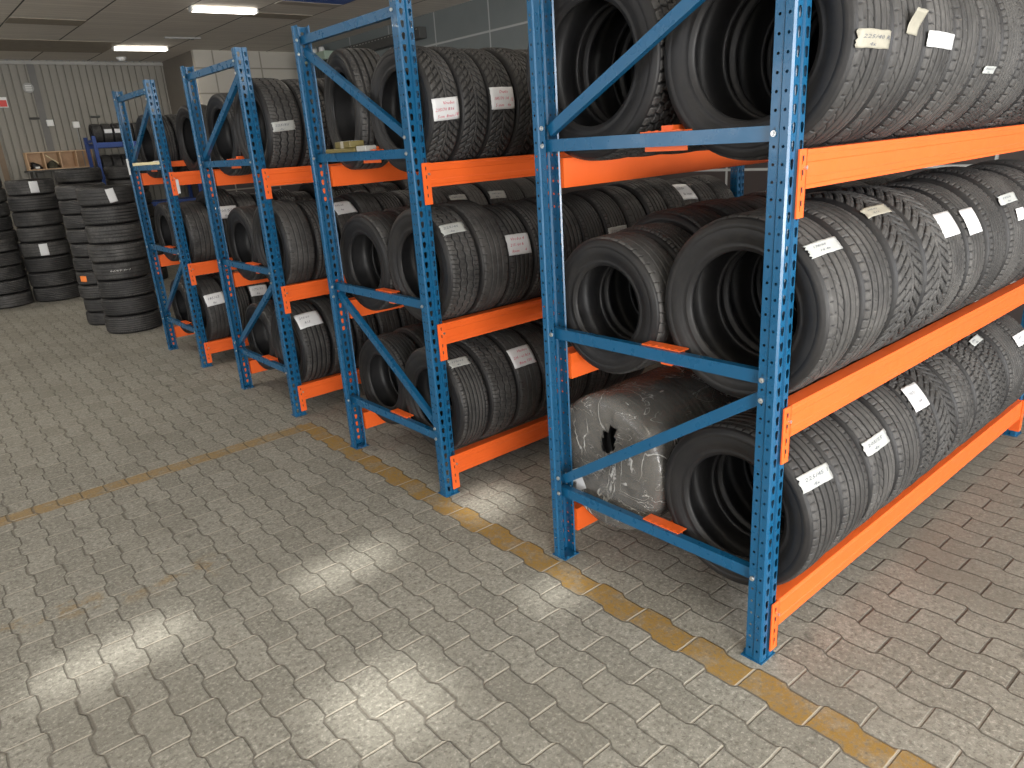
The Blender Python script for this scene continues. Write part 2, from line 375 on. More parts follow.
def text_mesh(lines, mat_red=True):
    """lines: [(text, x, y, height)] in a unit square; returns vertices and faces"""
    vs, fs = [], []
    for (s, x, y, hgt) in lines:
        cu = bpy.data.curves.new('writing', 'FONT'); cu.body = s; cu.size = 1.0; cu.shear = .25; cu.offset = -.004; cu.resolution_u = 1
        o = bpy.data.objects.new('writing', cu); COL.objects.link(o)
        dg = bpy.context.evaluated_depsgraph_get(); me = bpy.data.meshes.new_from_object(o.evaluated_get(dg))
        n = len(vs); vs += [(x + v.co.x * hgt * .78, y + v.co.y * hgt) for v in me.vertices]; fs += [tuple(i + n for i in p.vertices) for p in me.polygons]
        bpy.data.objects.remove(o); bpy.data.curves.remove(cu); bpy.data.meshes.remove(me)
    return vs, fs
def label_on(root, R, sx, sr, lab):
    """paper stuck on the tread: lab = (theta deg, x offset m, width m, length m, turn deg, style, lines)"""
    th, xo, w, l, turn, style, lines = lab
    mat = {'paper': M_PAPER, 'tape': M_TAPE, 'buff': M_BUFF, 'silver': M_SILVER, 'orange': M_ORSTICK, 'chalk': None, 'flap': M_BUFF}[style]
    th0 = radians(th); tn = radians(turn); rr = random.Random(int(th * 31 + xo * 997))
    c1, c2 = rr.uniform(.001, .004), rr.uniform(.001, .004)
    def at(p, q, lift):                                     # p, q in [-.5, .5]; q up the tread
        a, bb = p * w, q * l
        a, bb = a * cos(tn) - bb * sin(tn), a * sin(tn) + bb * cos(tn)
        rad = R * 1.0 + .0015 + lift
        crown = .012 * R * min(1, ((xo + a) / (.098 * sx)) ** 2)
        edge = max(0, abs(xo + a) - .088 * sx) * .3
        curl = c1 * (q + .5) ** 3 + c2 * (.5 - p) ** 3 + (.03 * (q + .5) ** 2 if style == 'flap' else 0)
        rad += curl - crown - edge
        t = th0 + bb / R
        return ((xo + a) / sx, -rad * cos(t) / sr, rad * sin(t) / sr)
    if mat:
        NP, NQ = 8, 8; b = MB(); rag = [rr.uniform(-.02, .02) for _ in range(40)]
        vs = []
        for k, lift in enumerate((.0012, .0004)):
            for i in range(NP + 1):
                for j in range(NQ + 1):
                    p, q = i / NP - .5, j / NQ - .5
                    if i in (0, NP): p += rag[j] * (1.5 if style != 'paper' else .4)
                    if j in (0, NQ): q += rag[10 + i] * (1.0 if style != 'paper' else .4)
                    vs.append(at(p, q, lift))
        n = (NP + 1) * (NQ + 1); g = lambda i, j: i * (NQ + 1) + j; fs = []
        for i in range(NP):
            for j in range(NQ): fs += [(g(i, j), g(i + 1, j), g(i + 1, j + 1), g(i, j + 1)), tuple(n + k for k in (g(i, j), g(i, j + 1), g(i + 1, j + 1), g(i + 1, j)))]
        for i in range(NP): fs += [(g(i, 0), n + g(i, 0), n + g(i + 1, 0), g(i + 1, 0)), (g(i, NQ), g(i + 1, NQ), n + g(i + 1, NQ), n + g(i, NQ))]
        for j in range(NQ): fs += [(g(0, j), g(0, j + 1), n + g(0, j + 1), n + g(0, j)), (g(NP, j), n + g(NP, j), n + g(NP, j + 1), g(NP, j + 1))]
        b.add(vs, fs)
        lo = obj({'paper': 'paper_label', 'orange': 'sticker', 'flap': 'torn_label'}.get(style, 'tape_label'), b, mat, root, smooth=True)
    else: lo = root
    if lines:
        red = lines[0] == 'red'; vs, fs = text_mesh(lines[1:]); b = MB()
        b.add([at(x - .5, y - .5, .002) for x, y in vs], fs)
        b.add([at(x - .5, y - .5, .0015) for x, y in vs], [f[::-1] for f in fs])
        obj('handwriting', b, M_CHALK if style == 'chalk' else M_REDINK if red else M_INK, lo)

def tyre(loc, R, W, kind, casing, label, group, axis='x', yaw=0.0, spin=None, labels=()):
    root = thing('tyre', label, 'tyre', loc, (0, 0, yaw) if axis == 'x' else (0, -pi / 2, 0), group)
    if axis != 'x': root.rotation_mode = 'XYZ'; root.rotation_euler = (0, -pi / 2, yaw)
    sx, sr = W / NOM_W, R / NOM_R; root.scale = (sx, sr, sr)
    sp = random.randrange(4) * pi / 2
    put('tread', TREADS[kind], root, rot=(sp, 0, 0)); put('casing', CASINGS[casing], root, rot=(sp, 0, 0))
    for lb in labels: label_on(root, R, sx, sr, lb)
    return root

#LAYOUT-BEGIN
RACKY = {'A': 0.0, 'B': 1.937, 'C': 3.848, 'D': 5.855}
ZB = (.231, .978, 1.781)                                    # beam tops
HP, DEP, BAY, PW = 2.536, 1.08, 2.78, .085                  # post height, frame depth, bay pitch, post width
def seat(line, lvl, r):
    """centre (y, z) of a tyre lying in the cradle between beam and middle bar"""
    z = ZB[lvl] + .001; zb = ZB[lvl] + .095
    if line == 'F': a, bb = (.058, z), (.472, zb)
    else: a, bb = (.528, zb), (.996, z)
    mx, mz = (a[0] + bb[0]) / 2, (a[1] + bb[1]) / 2; dy, dz = bb[0] - a[0], bb[1] - a[1]; ln = math.hypot(dy, dz)
    h = math.sqrt((r + .002) ** 2 - (ln / 2) ** 2); cy, cz = mx - dz / ln * h, mz + dy / ln * h
    if line == 'R' and cy < .868 - .335 + r:               # a big tyre leans out over the back beam
        cy = .205 + .333 + r; cz = max(math.sqrt(max(0.0, r * r - (cy - p) ** 2)) + q for p, q in ((.528, zb), (1.0, z))) + .002
    return cy, cz
# each line: start x, then (width, radius, tread kind, casing)
def line_of(x0, ws, rs, ks, cs):
    out = []; x = x0
    for i, w in enumerate(ws):
        out.append((x + w / 2, w, rs[i % len(rs)], ks[i % len(ks)], cs[i % len(cs)])); x += w + .006
    return out
LINES = {
 ('A', 'F', 2): line_of(.10, [.225, .235, .225, .24, .215, .225, .235, .22, .22, .22], [.335, .332, .333, .33, .328, .33, .325], [1, 1, 0, 0, 0, 4, 0, 3], [0]),
 ('A', 'F', 1): line_of(.10, [.225, .225, .235, .24, .20, .19, .215, .245, .225, .225, .22], [.322, .325, .33, .33, .318, .322, .33, .335], [1, 0, 2, 2, 4, 0, 4, 4, 4, 5], [0]),
 ('A', 'F', 0): line_of(.10, [.22, .225, .225, .225, .175, .205, .215, .205, .225, .23, .23], [.322, .318, .318, .32, .318, .318, .318, .32, .318], [0, 0, 1, 0, 3, 2, 5, 3, 3, 4, 4], [0]),
 ('A', 'R', 2): line_of(.10, [.215, .21, .21, .21, .21, .21], [.345, .345, .34], [3, 3, 4], [0]),
 ('A', 'R', 1): line_of(.10, [.195, .2, .235, .235, .23, .23, .23, .23, .23, .23, .23], [.283, .287, .302, .305, .302, .305], [6, 4, 6, 6], [1]),
 ('A', 'R', 0): line_of(.12, [.205, .205, .205, .225, .22, .22], [.307, .307, .307, .31], [6, 0], [1]),
 ('B', 'F', 2): line_of(.09, [.175, .172, .175, .18, .2, .2, .2, .2], [.298, .298, .296, .3], [2, 2, 2, 2, 5], [0]),
 ('B', 'F', 1): line_of(.10, [.2, .195, .185, .19] + [.195] * 9, [.312, .312, .296, .298, .3, .296, .3, .302], [5, 6, 0, 4, 0, 4, 4, 6, 0], [1, 0]),
 ('B', 'F', 0): line_of(.10, [.195, .195, .19, .19] + [.195] * 4, [.305, .31, .31, .305], [4, 5, 6, 6], [1]),
 ('B', 'R', 2): line_of(.13, [.22], [.325], [0], [0]) + line_of(.53, [.19, .19, .19, .19, .19, .19], [.325, .33], [4, 3], [0]),
 ('B', 'R', 1): line_of(.12, [.205, .2, .2, .2], [.292, .295], [6, 4], [1]),
 ('B', 'R', 0): line_of(.14, [.2, .2, .2, .2, .2, .2], [.29, .295], [4, 6], [1]),
 ('C', 'F', 2): line_of(.11, [.24, .22, .2, .2, .2], [.315, .312], [5, 3], [0]),
 ('C', 'F', 1): line_of(.10, [.22, .2, .2, .2] + [.2] * 9, [.31, .302, .3], [6, 4, 6], [1]),
 ('C', 'F', 0): line_of(.11, [.22, .2, .2, .2, .2, .2, .2, .2], [.308, .31], [0, 6], [1]),
 ('C', 'R', 2): line_of(.12, [.2, .2, .2, .2], [.298, .295], [4, 5], [0]),
 ('C', 'R', 1): line_of(.12, [.2, .2, .2, .2, .2, .2], [.29, .285], [6, 4], [1]),
 ('C', 'R', 0): line_of(.13, [.2, .2, .2], [.285, .29], [6, 0], [1]),
 ('D', 'F', 2): line_of(.33, [.22, .21, .2, .2], [.305, .30], [6, 3], [0]),
 ('D', 'F', 1): line_of(.10, [.25, .22] + [.2] * 10, [.288, .33, .31, .30, .305], [6, 4, 6], [1]),
 ('D', 'F', 0): line_of(.11, [.21, .21, .2, .2, .2, .2, .2], [.308, .305], [6, 4], [1]),
 ('D', 'R', 2): line_of(.13, [.21, .2, .2], [.292, .29], [4, 3], [0]),
 ('D', 'R', 1): line_of(.13, [.205, .2, .2], [.288, .285], [6, 4], [1]),
 ('D', 'R', 0): line_of(.13, [.205, .2, .2], [.288, .285], [6, 4], [1]),
}
#LAYOUT-END
LABELS = {
 ('A', 'F', 2, 0): [(-3.4, -0.009, 0.194, 0.048, 0, 'buff', ['ink', ('225/40 R18', 0.1, 0.52, 0.3), ('4x', 0.3, 0.14, 0.26)])],
 ('A', 'F', 2, 1): [(5.5, -0.009, 0.078, 0.059, -4, 'flap', None)],
 ('A', 'F', 2, 2): [(-1.2, -0.009, 0.194, 0.045, -2, 'paper', ['ink', ('205/55', 0.12, 0.6, 0.2)])],
 ('A', 'F', 2, 4): [(-14.3, 0.026, 0.15, 0.025, -1, 'silver', ['ink', ('20551', 0.1, 0.52, 0.3), ('4x', 0.3, 0.14, 0.26)])],
 ('A', 'F', 1, 0): [(42.8, -0.009, 0.194, 0.048, 1, 'silver', ['ink', ('175/65', 0.12, 0.6, 0.2), ('14 4x', 0.25, 0.25, 0.2)])],
 ('A', 'F', 1, 2): [(55.1, -0.024, 0.172, 0.043, 0, 'buff', ['ink', ('205/55', 0.12, 0.6, 0.2), ('R16', 0.25, 0.25, 0.2)])],
 ('A', 'F', 1, 4): [(35.6, -0.013, 0.163, 0.104, 0, 'paper', None)],
 ('A', 'F', 1, 5): [(31.5, 0.008, 0.163, 0.11, 0, 'paper', None)],
 ('A', 'F', 1, 7): [(36.6, -0.018, 0.194, 0.043, 1, 'silver', ['ink', ('195/6', 0.1, 0.52, 0.3), ('4x', 0.3, 0.14, 0.26)]), (22.4, 0.046, 0.137, 0.054, -1, 'paper', None)],
 ('A', 'F', 0, 0): [(33.8, -0.009, 0.189, 0.059, -3, 'silver', ['ink', ('225/45 17', 0.1, 0.52, 0.3), ('4x', 0.3, 0.14, 0.26)])],
 ('A', 'F', 0, 2): [(31.3, -0.012, 0.187, 0.056, 1, 'silver', ['ink', ('205/55', 0.1, 0.52, 0.3), ('4x', 0.3, 0.14, 0.26)])],
 ('A', 'F', 0, 4): [(43.0, 0.006, 0.15, 0.112, -2, 'paper', ['ink', ('205/55', 0.12, 0.6, 0.2), ('7 mm', 0.25, 0.25, 0.2)])],
 ('A', 'F', 0, 8): [(56.4, -0.007, 0.136, 0.037, 4, 'silver', ['ink', ('205', 0.1, 0.52, 0.3), ('4x', 0.3, 0.14, 0.26)])],
 ('A', 'F', 0, 10): [(36.5, -0.025, 0.166, 0.062, 0, 'paper', ['ink', ('205', 0.1, 0.52, 0.3), ('4x', 0.3, 0.14, 0.26)])],
 ('B', 'F', 2, 0): [(-2.6, -0.007, 0.15, 0.1, 4, 'paper', ['red', ('Vredes.', 0.36, 0.7, 0.21), ('235/70 R16', 0.06, 0.42, 0.2), ('5cm', 0.12, 0.12, 0.2), ('8mm', 0.45, 0.12, 0.2), ('/4', 0.8, 0.14, 0.24)])],
 ('B', 'F', 2, 2): [(6.3, -0.007, 0.15, 0.104, 1, 'paper', ['red', ('Dunlo', 0.36, 0.72, 0.2), ('185/70 14', 0.1, 0.42, 0.2), ('/2', 0.82, 0.36, 0.2), ('5 mm', 0.14, 0.12, 0.2), ('4x', 0.66, 0.12, 0.2)])],
 ('B', 'F', 1, 0): [(41.2, -0.012, 0.149, 0.06, 2, 'tape', ['ink', ('225/45', 0.1, 0.52, 0.3), ('4x', 0.3, 0.14, 0.26)])],
 ('B', 'F', 1, 2): [(18.9, -0.007, 0.159, 0.112, -2, 'paper', ['red', ('Vredes 4', 0.16, 0.7, 0.21), ('215 /60 R', 0.1, 0.42, 0.19), ('8mm', 0.12, 0.12, 0.2), ('4', 0.7, 0.14, 0.2)])],
 ('B', 'F', 1, 6): [(10.6, -0.008, 0.168, 0.07, 0, 'tape', ['ink', ('225/45', 0.1, 0.52, 0.3), ('4x', 0.3, 0.14, 0.26)])],
 ('B', 'F', 1, 10): [(50.7, -0.006, 0.168, 0.149, -4, 'paper', ['ink', ('225/50', 0.12, 0.6, 0.2), ('4x 6mm', 0.25, 0.25, 0.2)])],
 ('B', 'F', 0, 0): [(52.3, -0.011, 0.129, 0.055, -2, 'tape', ['ink', ('175/65', 0.1, 0.52, 0.3), ('4x', 0.3, 0.14, 0.26)])],
 ('B', 'F', 0, 2): [(36.8, -0.008, 0.163, 0.118, 1, 'paper', ['red', ('Hankoo', 0.36, 0.72, 0.19), ('205 / 60 R14', 0.08, 0.42, 0.19), ('8mm', 0.22, 0.12, 0.2), ('150', 0.58, 0.14, 0.2)])],
 ('C', 'F', 1, 2): [(51.7, 0.008, 0.172, 0.129, 4, 'paper', ['ink', ('195/65', 0.12, 0.6, 0.2), ('4x', 0.25, 0.25, 0.2)])],
 ('C', 'F', 1, 7): [(41.3, 0.008, 0.172, 0.065, -1, 'tape', ['ink', ('185/60', 0.1, 0.52, 0.3), ('4x', 0.3, 0.14, 0.26)])],
 ('C', 'F', 1, 9): [(35.5, -0.008, 0.172, 0.072, -3, 'tape', ['ink', ('185/60', 0.1, 0.52, 0.3), ('4x', 0.3, 0.14, 0.26)])],
 ('C', 'F', 2, 0): [(-2.2, -0.023, 0.157, 0.062, 4, 'tape', ['ink', ('225/55', 0.1, 0.52, 0.3), ('4x', 0.3, 0.14, 0.26)])],
 ('C', 'F', 0, 0): [(43.4, -0.005, 0.189, 0.12, 3, 'paper', ['ink', ('205/60', 0.12, 0.6, 0.2), ('R15', 0.25, 0.25, 0.2)])],
 ('D', 'F', 1, 1): [(22.8, -0.009, 0.189, 0.115, -1, 'paper', ['ink', ('205/55', 0.1, 0.52, 0.3), ('4x', 0.3, 0.14, 0.26)])],
 ('D', 'F', 0, 0): [(25.9, -0.008, 0.181, 0.111, 4, 'paper', ['ink', ('185/65', 0.1, 0.52, 0.3), ('4x', 0.3, 0.14, 0.26)])],
 ('D', 'F', 0, 2): [(27.1, -0.008, 0.172, 0.102, -3, 'paper', ['ink', ('175/70', 0.1, 0.52, 0.3), ('4x', 0.3, 0.14, 0.26)])],
}
#LABELS-HERE
ORD = ['first', 'second', 'third', 'fourth', 'fifth', 'sixth', 'seventh', 'eighth', 'ninth', 'tenth', 'eleventh', 'twelfth', 'thirteenth']
RNAME = {'A': 'nearest rack', 'B': 'second rack', 'C': 'third rack', 'D': 'farthest rack'}
LVL = ['bottom', 'middle', 'top']
for (rk, ln, lv), seq in LINES.items():
    for i, (x, w, r, kind, cs) in enumerate(seq):
        cy, cz = seat(ln, lv, r)
        labs = LABELS.get((rk, ln, lv, i), [])
        look = LOOK[kind]
        st = [l[5] for l in labs]
        extra = ' with white paper label' if 'paper' in st else ' with taped size tag' if st else ''
        if (rk, ln, lv) == ('A', 'R', 0) and i < 3: extra = ' wrapped in film'
        lab = '%s%s, %s in %s line, %s shelf, %s' % (look, extra, ORD[i], 'front' if ln == 'F' else 'back', LVL[lv], RNAME[rk])
        tyre((x, RACKY[rk] + cy, cz), r, w, kind, cs, lab, 'tyres on the %s shelf of the %s' % (LVL[lv], RNAME[rk]), yaw=-.2 if (rk, ln, lv, i) == ('B', 'R', 2, 0) else random.uniform(-.006, .006), labels=labs)

# stacks of tyres lying flat at the back of the hall
STACKS = {
 'front right stack beside farthest rack': (.07, 8.40, 8, .208, .305, 0),
 'narrow stack half hidden by front right stack': (-.01, 9.15, 10, .169, .28, 1),
 'tall left stack with two white labels': (-.14, 11.86, 8, .221, .318, 1),
 'low stack beside left stack': (-.80, 11.95, 5, .198, .33, 1),
 'dark stack behind the low left stack': (-.66, 12.75, 9, .208, .31, 1),
 'wide stack behind left stack under wooden pigeonholes': (.60, 12.2, 9, .208, .325, 0),
 'back stack under the blue wall shelf': (1.30, 12.3, 9, .208, .31, 1)}
SLAB = {('front right stack beside farthest rack', 7): [(2, .0, .15, .085, 10, 'paper', None)],
        ('front right stack beside farthest rack', 3): [(14, .0, .24, .07, 90, 'chalk', ['ink', ('1-C-23/74', .05, .3, .28)])],
        ('narrow stack half hidden by front right stack', 3): [(58, .0, .07, .09, 0, 'orange', None)],
        ('tall left stack with two white labels', 7): [(0, 0, .16, .11, 0, 'paper', None)],
        ('tall left stack with two white labels', 3): [(12, 0, .17, .11, 0, 'paper', None)],
        ('low stack beside left stack', 3): [(26, .0, .16, .11, 0, 'paper', None)]}
for nm, (x, y, cnt, w, r, cs) in STACKS.items():
    for k in range(cnt):
        kind = [6, 4, 0, 6, 4, 6, 0, 6, 4, 6][(k * 3 + cnt) % 10]
        rr = r * random.uniform(.97, 1.02)
        labs = SLAB.get((nm, k), [])
        labs = [(l[0], l[1], l[2], l[3], l[4], l[5], l[6]) for l in labs]
        pos = 'lowest' if k == 0 else 'topmost' if k == cnt - 1 else ORD[k] + ' from floor'
        tyre((x + random.uniform(-.012, .012), y + random.uniform(-.012, .012), w * (k + .5)), rr, w - .004, kind, cs,
             'flat-lying tyre, %s, %s' % (pos, nm), 'tyres in the ' + nm, axis='z', yaw=random.uniform(-.1, .1) if not labs else 0, labels=labs)

# ------------------------------------------------------------------ pallet racks
def post_mesh():
    b = MB(); pitch, z0, n = .05, .02, 50
    prof = [(.011, .062), (.005, .066), (.005, .036), (0, .031), (0, .006), (.006, 0), (.033, 0), (.037, .009), (.048, .009), (.052, 0),
            (.079, 0), (.085, .006), (.085, .031), (.080, .036), (.080, .066), (.074, .062)]
    holes = {2: 'r', 4: 'r', 6: 't', 10 - 1: 't', 12 - 1: None}
    holes = {1: 'r', 3: 'r', 5: 't', 9: 't', 11: 'r', 13: 'r'}
    round8 = [(cos(pi / 4 * k - 3 * pi / 4) * .0048, sin(pi / 4 * k - 3 * pi / 4) * .0048) for k in range(8)]
    tear8 = [(-.004, -.0145), (.001, -.0165), (.006, -.0145), (.0095, 0), (.0095, .011), (.001, .0155), (-.0085, .011), (-.008, 0)]
    for s in range(len(prof) - 1):
        (x0, y0), (x1, y1) = prof[s], prof[s + 1]; ln = math.hypot(x1 - x0, y1 - y0)
        ux, uy = (x1 - x0) / ln, (y1 - y0) / ln
        def P(t, z): return (x0 + ux * t, y0 + uy * t, z)
        def quad(za, zb): b.add([P(0, za), P(ln, za), P(ln, zb), P(0, zb)], [(0, 1, 2, 3)])
        if s not in holes: quad(0, HP); continue
        quad(0, z0); quad(z0 + n * pitch, HP)
        hp = round8 if holes[s] == 'r' else tear8
        for k in range(n):
            zc = z0 + (k + .5) * pitch; hw = ln / 2; hh = pitch / 2
            outer = [(-hw, -hh), (0, -hh), (hw, -hh), (hw, 0), (hw, hh), (0, hh), (-hw, hh), (-hw, 0)]
            vs = [P(hw + p, zc + q) for p, q in outer] + [P(hw + p, zc + q) for p, q in hp]
            b.add(vs, [(i, (i + 1) % 8, 8 + (i + 1) % 8, 8 + i) for i in range(8)])
    return b.mesh('post', M_BLUE)
POST = post_mesh()
b = MB(); b.box(-.004, .089, -.005, .08, 0, .005)
for sx_ in (.02, .065): b.cyl((sx_, .075, .006), (sx_, .075, .016), .007, 6)
FOOT = b.mesh('base_plate', M_BLUE)
def channel(p, q, hgt=.045, wid=.03, t=.004):
    """C-section brace from p to q in the plane of the frame, web towards -x"""
    p, q = Vector(p), Vector(q); d = (q - p); L = d.length; d.normalize(); nrm = Vector((1, 0, 0)).cross(d)
    c = [(0, -hgt / 2), (wid, -hgt / 2), (wid, -hgt / 2 + .009), (wid - t, -hgt / 2 + .009), (wid - t, -hgt / 2 + t), (t, -hgt / 2 + t), (t, hgt / 2 - t), (wid - t, hgt / 2 - t), (wid - t, hgt / 2 - .009), (wid, hgt / 2 - .009), (wid, hgt / 2), (0, hgt / 2)]
    b = MB(); b.prism(c, 0, L, lambda u, v, w: p + d * w + Vector((1, 0, 0)) * u + nrm * v)
    return b
def bolt_mesh():
    b = MB(); b.cyl((0, 0, 0), (-.004, 0, 0), .009, 16); b.cyl((-.004, 0, 0), (-.009, 0, 0), .0065, 6, .0055); return b.mesh('bolt', M_ZINC)
BOLT = bolt_mesh()
BEAMH = .113
def beam_mesh(x0, x1, rear):
    # (y, z) section, front face at y = 0: shallow folds across the face; rear beam is the mirror image with an inner ledge
    zt = [(0, 0), (0, -.012), (-.0025, -.016), (-.0025, -.034), (0, -.038), (0, -.076), (-.0025, -.080), (-.0025, -.098), (0, -.102), (0, -BEAMH), (.052, -BEAMH)]
    sec = zt + [(.052, 0)] if not rear else zt + [(.08, -BEAMH), (.08, -.004), (.08, 0)]
    if not rear: sec = zt + [(.054, -.03), (.054, -.002), (.052, 0)]
    b = MB(); b.prism(sec[::-1], x0, x1, lambda u, v, w: (w, u, v)); return b.mesh('beam', M_ORANGE)
def connector_mesh():
    b = MB(); b.box(.044, .0885, -.006, -.001, -.195, .003)          # plate over the post's face
    b.box(.0855, .089, -.006, .045, -.195, .003)                       # return along the post's side
    for k in range(4):
        z = -.03 - k * .045; b.box(.060, .066, -.0085, -.006, z - .010, z + .006)
    return b.mesh('end_connector', M_ORANGE)
b = MB(); b.cyl((0, 0, 0), (0, -.008, 0), .006, 10); PIN = b.mesh('safety_pin', M_ZINC)
SLOT = MB()
for z_ in (-.022, -.062, -.112, -.15): SLOT.box(.060, .0655, -.0095, -.0085, z_ - .009, z_ + .007)
SLOTM = SLOT.mesh('connector_slot', M_DARK)
BEAM_F = beam_mesh(.089, BAY - .004, False); BEAM_R = beam_mesh(.089, BAY - .004, True); CONN = connector_mesh()
def bracket_mesh():
    b = MB(); b.box(.040, .094, -.088, .088, .0, .004); b.box(.066, .07, -.088, .088, -.062, .0)
    for k in range(5): b.box(.046, .052, -.07 + k * .03, -.060 + k * .03, .004, .0062)
    return b.mesh('bar_end_plate', M_ORANGE)
BRKT = bracket_mesh()
b = MB(); b.prism([(-.024, -.05), (.024, -.05), (.024, 0), (-.024, 0)][::-1], .09, BAY - .004, lambda u, v, w: (w, u, v)); BAR = b.mesh('middle_bar', M_ORANGE)
ZBR = (.337, 1.078, 1.832, 2.46)                                     # brace heights
DIAG = {'A': [((1.02, .40), (.05, 1.02)), ((1.02, 1.885), (.05, 2.40))], 'B': [((1.02, 1.03), (.05, .385)), ((1.02, 2.40), (.05, 1.895))]}
DIAG['C'] = DIAG['D'] = DIAG['A']
def rack(key):
    root = thing('pallet_rack', 'blue and orange steel tyre rack, %s' % {'A': 'nearest of the row, beside the yellow floor line', 'B': 'second in the row, ochre packets on its brace', 'C': 'third in the row, behind the second rack', 'D': 'farthest in the row, beside the tyre stacks'}[key], 'rack', (0, RACKY[key], 0), (0, 0, 0), 'tyre racks in a row')
    for x0 in (0, BAY):
        f = bpy.data.objects.new('upright_frame', None); COL.objects.link(f); f.parent = root; f.location = (x0, 0, 0); f.empty_display_size = .1
        put('post', POST, f, (0, 0, 0)); put('post', POST, f, (.085, DEP, 0), (0, 0, pi))
        put('base_plate', FOOT, f, (0, 0, 0)); put('base_plate', FOOT, f, (.085, DEP, 0), (0, 0, pi))
        for z in ZBR: obj('brace', channel((.026, .036, z), (.026, DEP - .036, z)), M_BLUE, f)
        for (a, c) in DIAG[key]: obj('brace', channel((.030, a[0], a[1]), (.030, c[0], c[1]), .042, .026), M_BLUE, f)
        if x0 == 0:
            for z in ZBR:
                put('bolt', BOLT, f, (.004, .052, z)); put('bolt', BOLT, f, (.004, DEP - .052, z))
            for (a, c) in DIAG[key]:
                for p in (a, c): put('bolt', BOLT, f, (.004, .052 if p[0] < .5 else DEP - .052, p[1] + (.012 if p[0] > .5 else -.012) * (1 if a[1] < c[1] else -1)))
    for z in ZB:
        for front in (True, False):
            loc, rot = ((0, -.004, z), (0, 0, 0)) if front else ((BAY + .085, DEP + .004, z), (0, 0, pi))
            bm = put('beam', BEAM_F if front else BEAM_R, root, loc, rot)
            for e in (0, 1):
                c = put('end_connector', CONN, bm, (0, 0, 0) if e == 0 else (BAY + .085, 0, 0))
                if e: c.scale = (-1, 1, 1)
                if front and e == 0: put('connector_slot', SLOTM, bm); put('safety_pin', PIN, bm, (.079, -.005, -.05))
        bar = put('middle_bar', BAR, root, (0, .5, z + .095)); put('bar_end_plate', BRKT, bar, (0, -.012, ZBR[ZB.index(z)] + .0235 - z - .095))
    return root
for k in 'ABCD': rack(k)
#MORE-BEGIN
# stretch film around the first three tyres of the nearest rack's lowest back line
def film_mat():
    n = NT('stretch_film'); v, x, y, z = n.pos('object')
    w1 = n.noise(n.comb(x * 3.0, y * 2.2, z * .8), 2.6, 3, .5, .8); w2 = n.noise(n.comb(x * 1.0, y * 1.2, z * 3.0), 4.2, 3, .5, 1.4); cl = n.noise(v, 5, 3)
    ridge = n.ss((w1 - .5).abs(), .012, .0) * n.ss(cl, .45, .6); r2 = n.ss((w2 - .5).abs(), .008, .0) * n.ss(cl, .55, .42)
    st = (ridge * .8 + r2 * .7).clamp()
    return n.done(n.mix(st, (.19, .182, .168), (.75, .75, .73)), .22, 0, n.bump(w1 * 1.2 + w2 * .8 + st * .15, .5, .03), .6, (.4 + cl * .15 + st * .4).clamp())
fcy, fcz = seat('R', 0, .307)
ft = thing('stretch_film', 'torn clear stretch film wrapped around three tyres on the nearest rack', 'plastic film', (0, fcy, fcz))
b = MB(); NA = 64; rr_ = random.Random(3)
R0 = .3125; prof = [(.16, .106), (.20, .105), (.245, .106), (.285, .110), (.305, .125), (R0, .15), (R0 - .002, .22), (R0 - .004, .325), (R0 - .001, .42), (R0 - .004, .53), (R0, .63), (R0 - .006, .742)]
prof = [(.03, .118), (.06, .113), (.09, .110), (.125, .108)] + prof
wr = [[1 + .006 * sin(7 * a * 2 * pi / NA + k) + rr_.uniform(-.004, .004) for a in range(NA)] for k in range(len(prof))]
vs = [(x + (rr_.uniform(-.004, .004) if r < .3 else 0), -r * wr[k][a] * cos(2 * pi * a / NA), r * wr[k][a] * sin(2 * pi * a / NA)) for k, (r, x) in enumerate(prof) for a in range(NA)]
fs = []
hc = (-.03, .115)
for k in range(len(prof) - 1):
    for a in range(NA):
        f = (k * NA + a, (k + 1) * NA + a, (k + 1) * NA + (a + 1) % NA, k * NA + (a + 1) % NA)
        my = sum(vs[i][1] for i in f) / 4; mz = sum(vs[i][2] for i in f) / 4
        u, w_ = (my - hc[0]) * cos(.5) + (mz - hc[1]) * sin(.5), -(my - hc[0]) * sin(.5) + (mz - hc[1]) * cos(.5)
        if prof[k + 1][0] < .3 and (u / .036) ** 2 + (w_ / .068) ** 2 < 1: continue
        fs.append(f)
vs.append((.119, 0, 0)); fs += [(len(vs) - 1, a, (a + 1) % NA) for a in range(NA)]
b.add(vs, fs); fo = obj('film', b, film_mat(), ft, True)
m_ = fo.modifiers.new('thickness', 'SOLIDIFY'); m_.thickness = .0008
b = MB(); b.box(0, .0008, -.06, .06, -.05, .05, Matrix.Rotation(-.5, 4, 'X'))
tag(obj('paper_sheet', b, M_PAPER), 'white paper sheet tucked against the film-wrapped tyres', 'paper').location = (.1045, fcy + .185, fcz - .135)

def bx(name, x0, x1, y0, y1, z0, z1, mat, parent=None, bevel=.0):
    b = MB(); b.box(x0, x1, y0, y1, z0, z1); return obj(name, b, mat, parent, bevel=bevel)
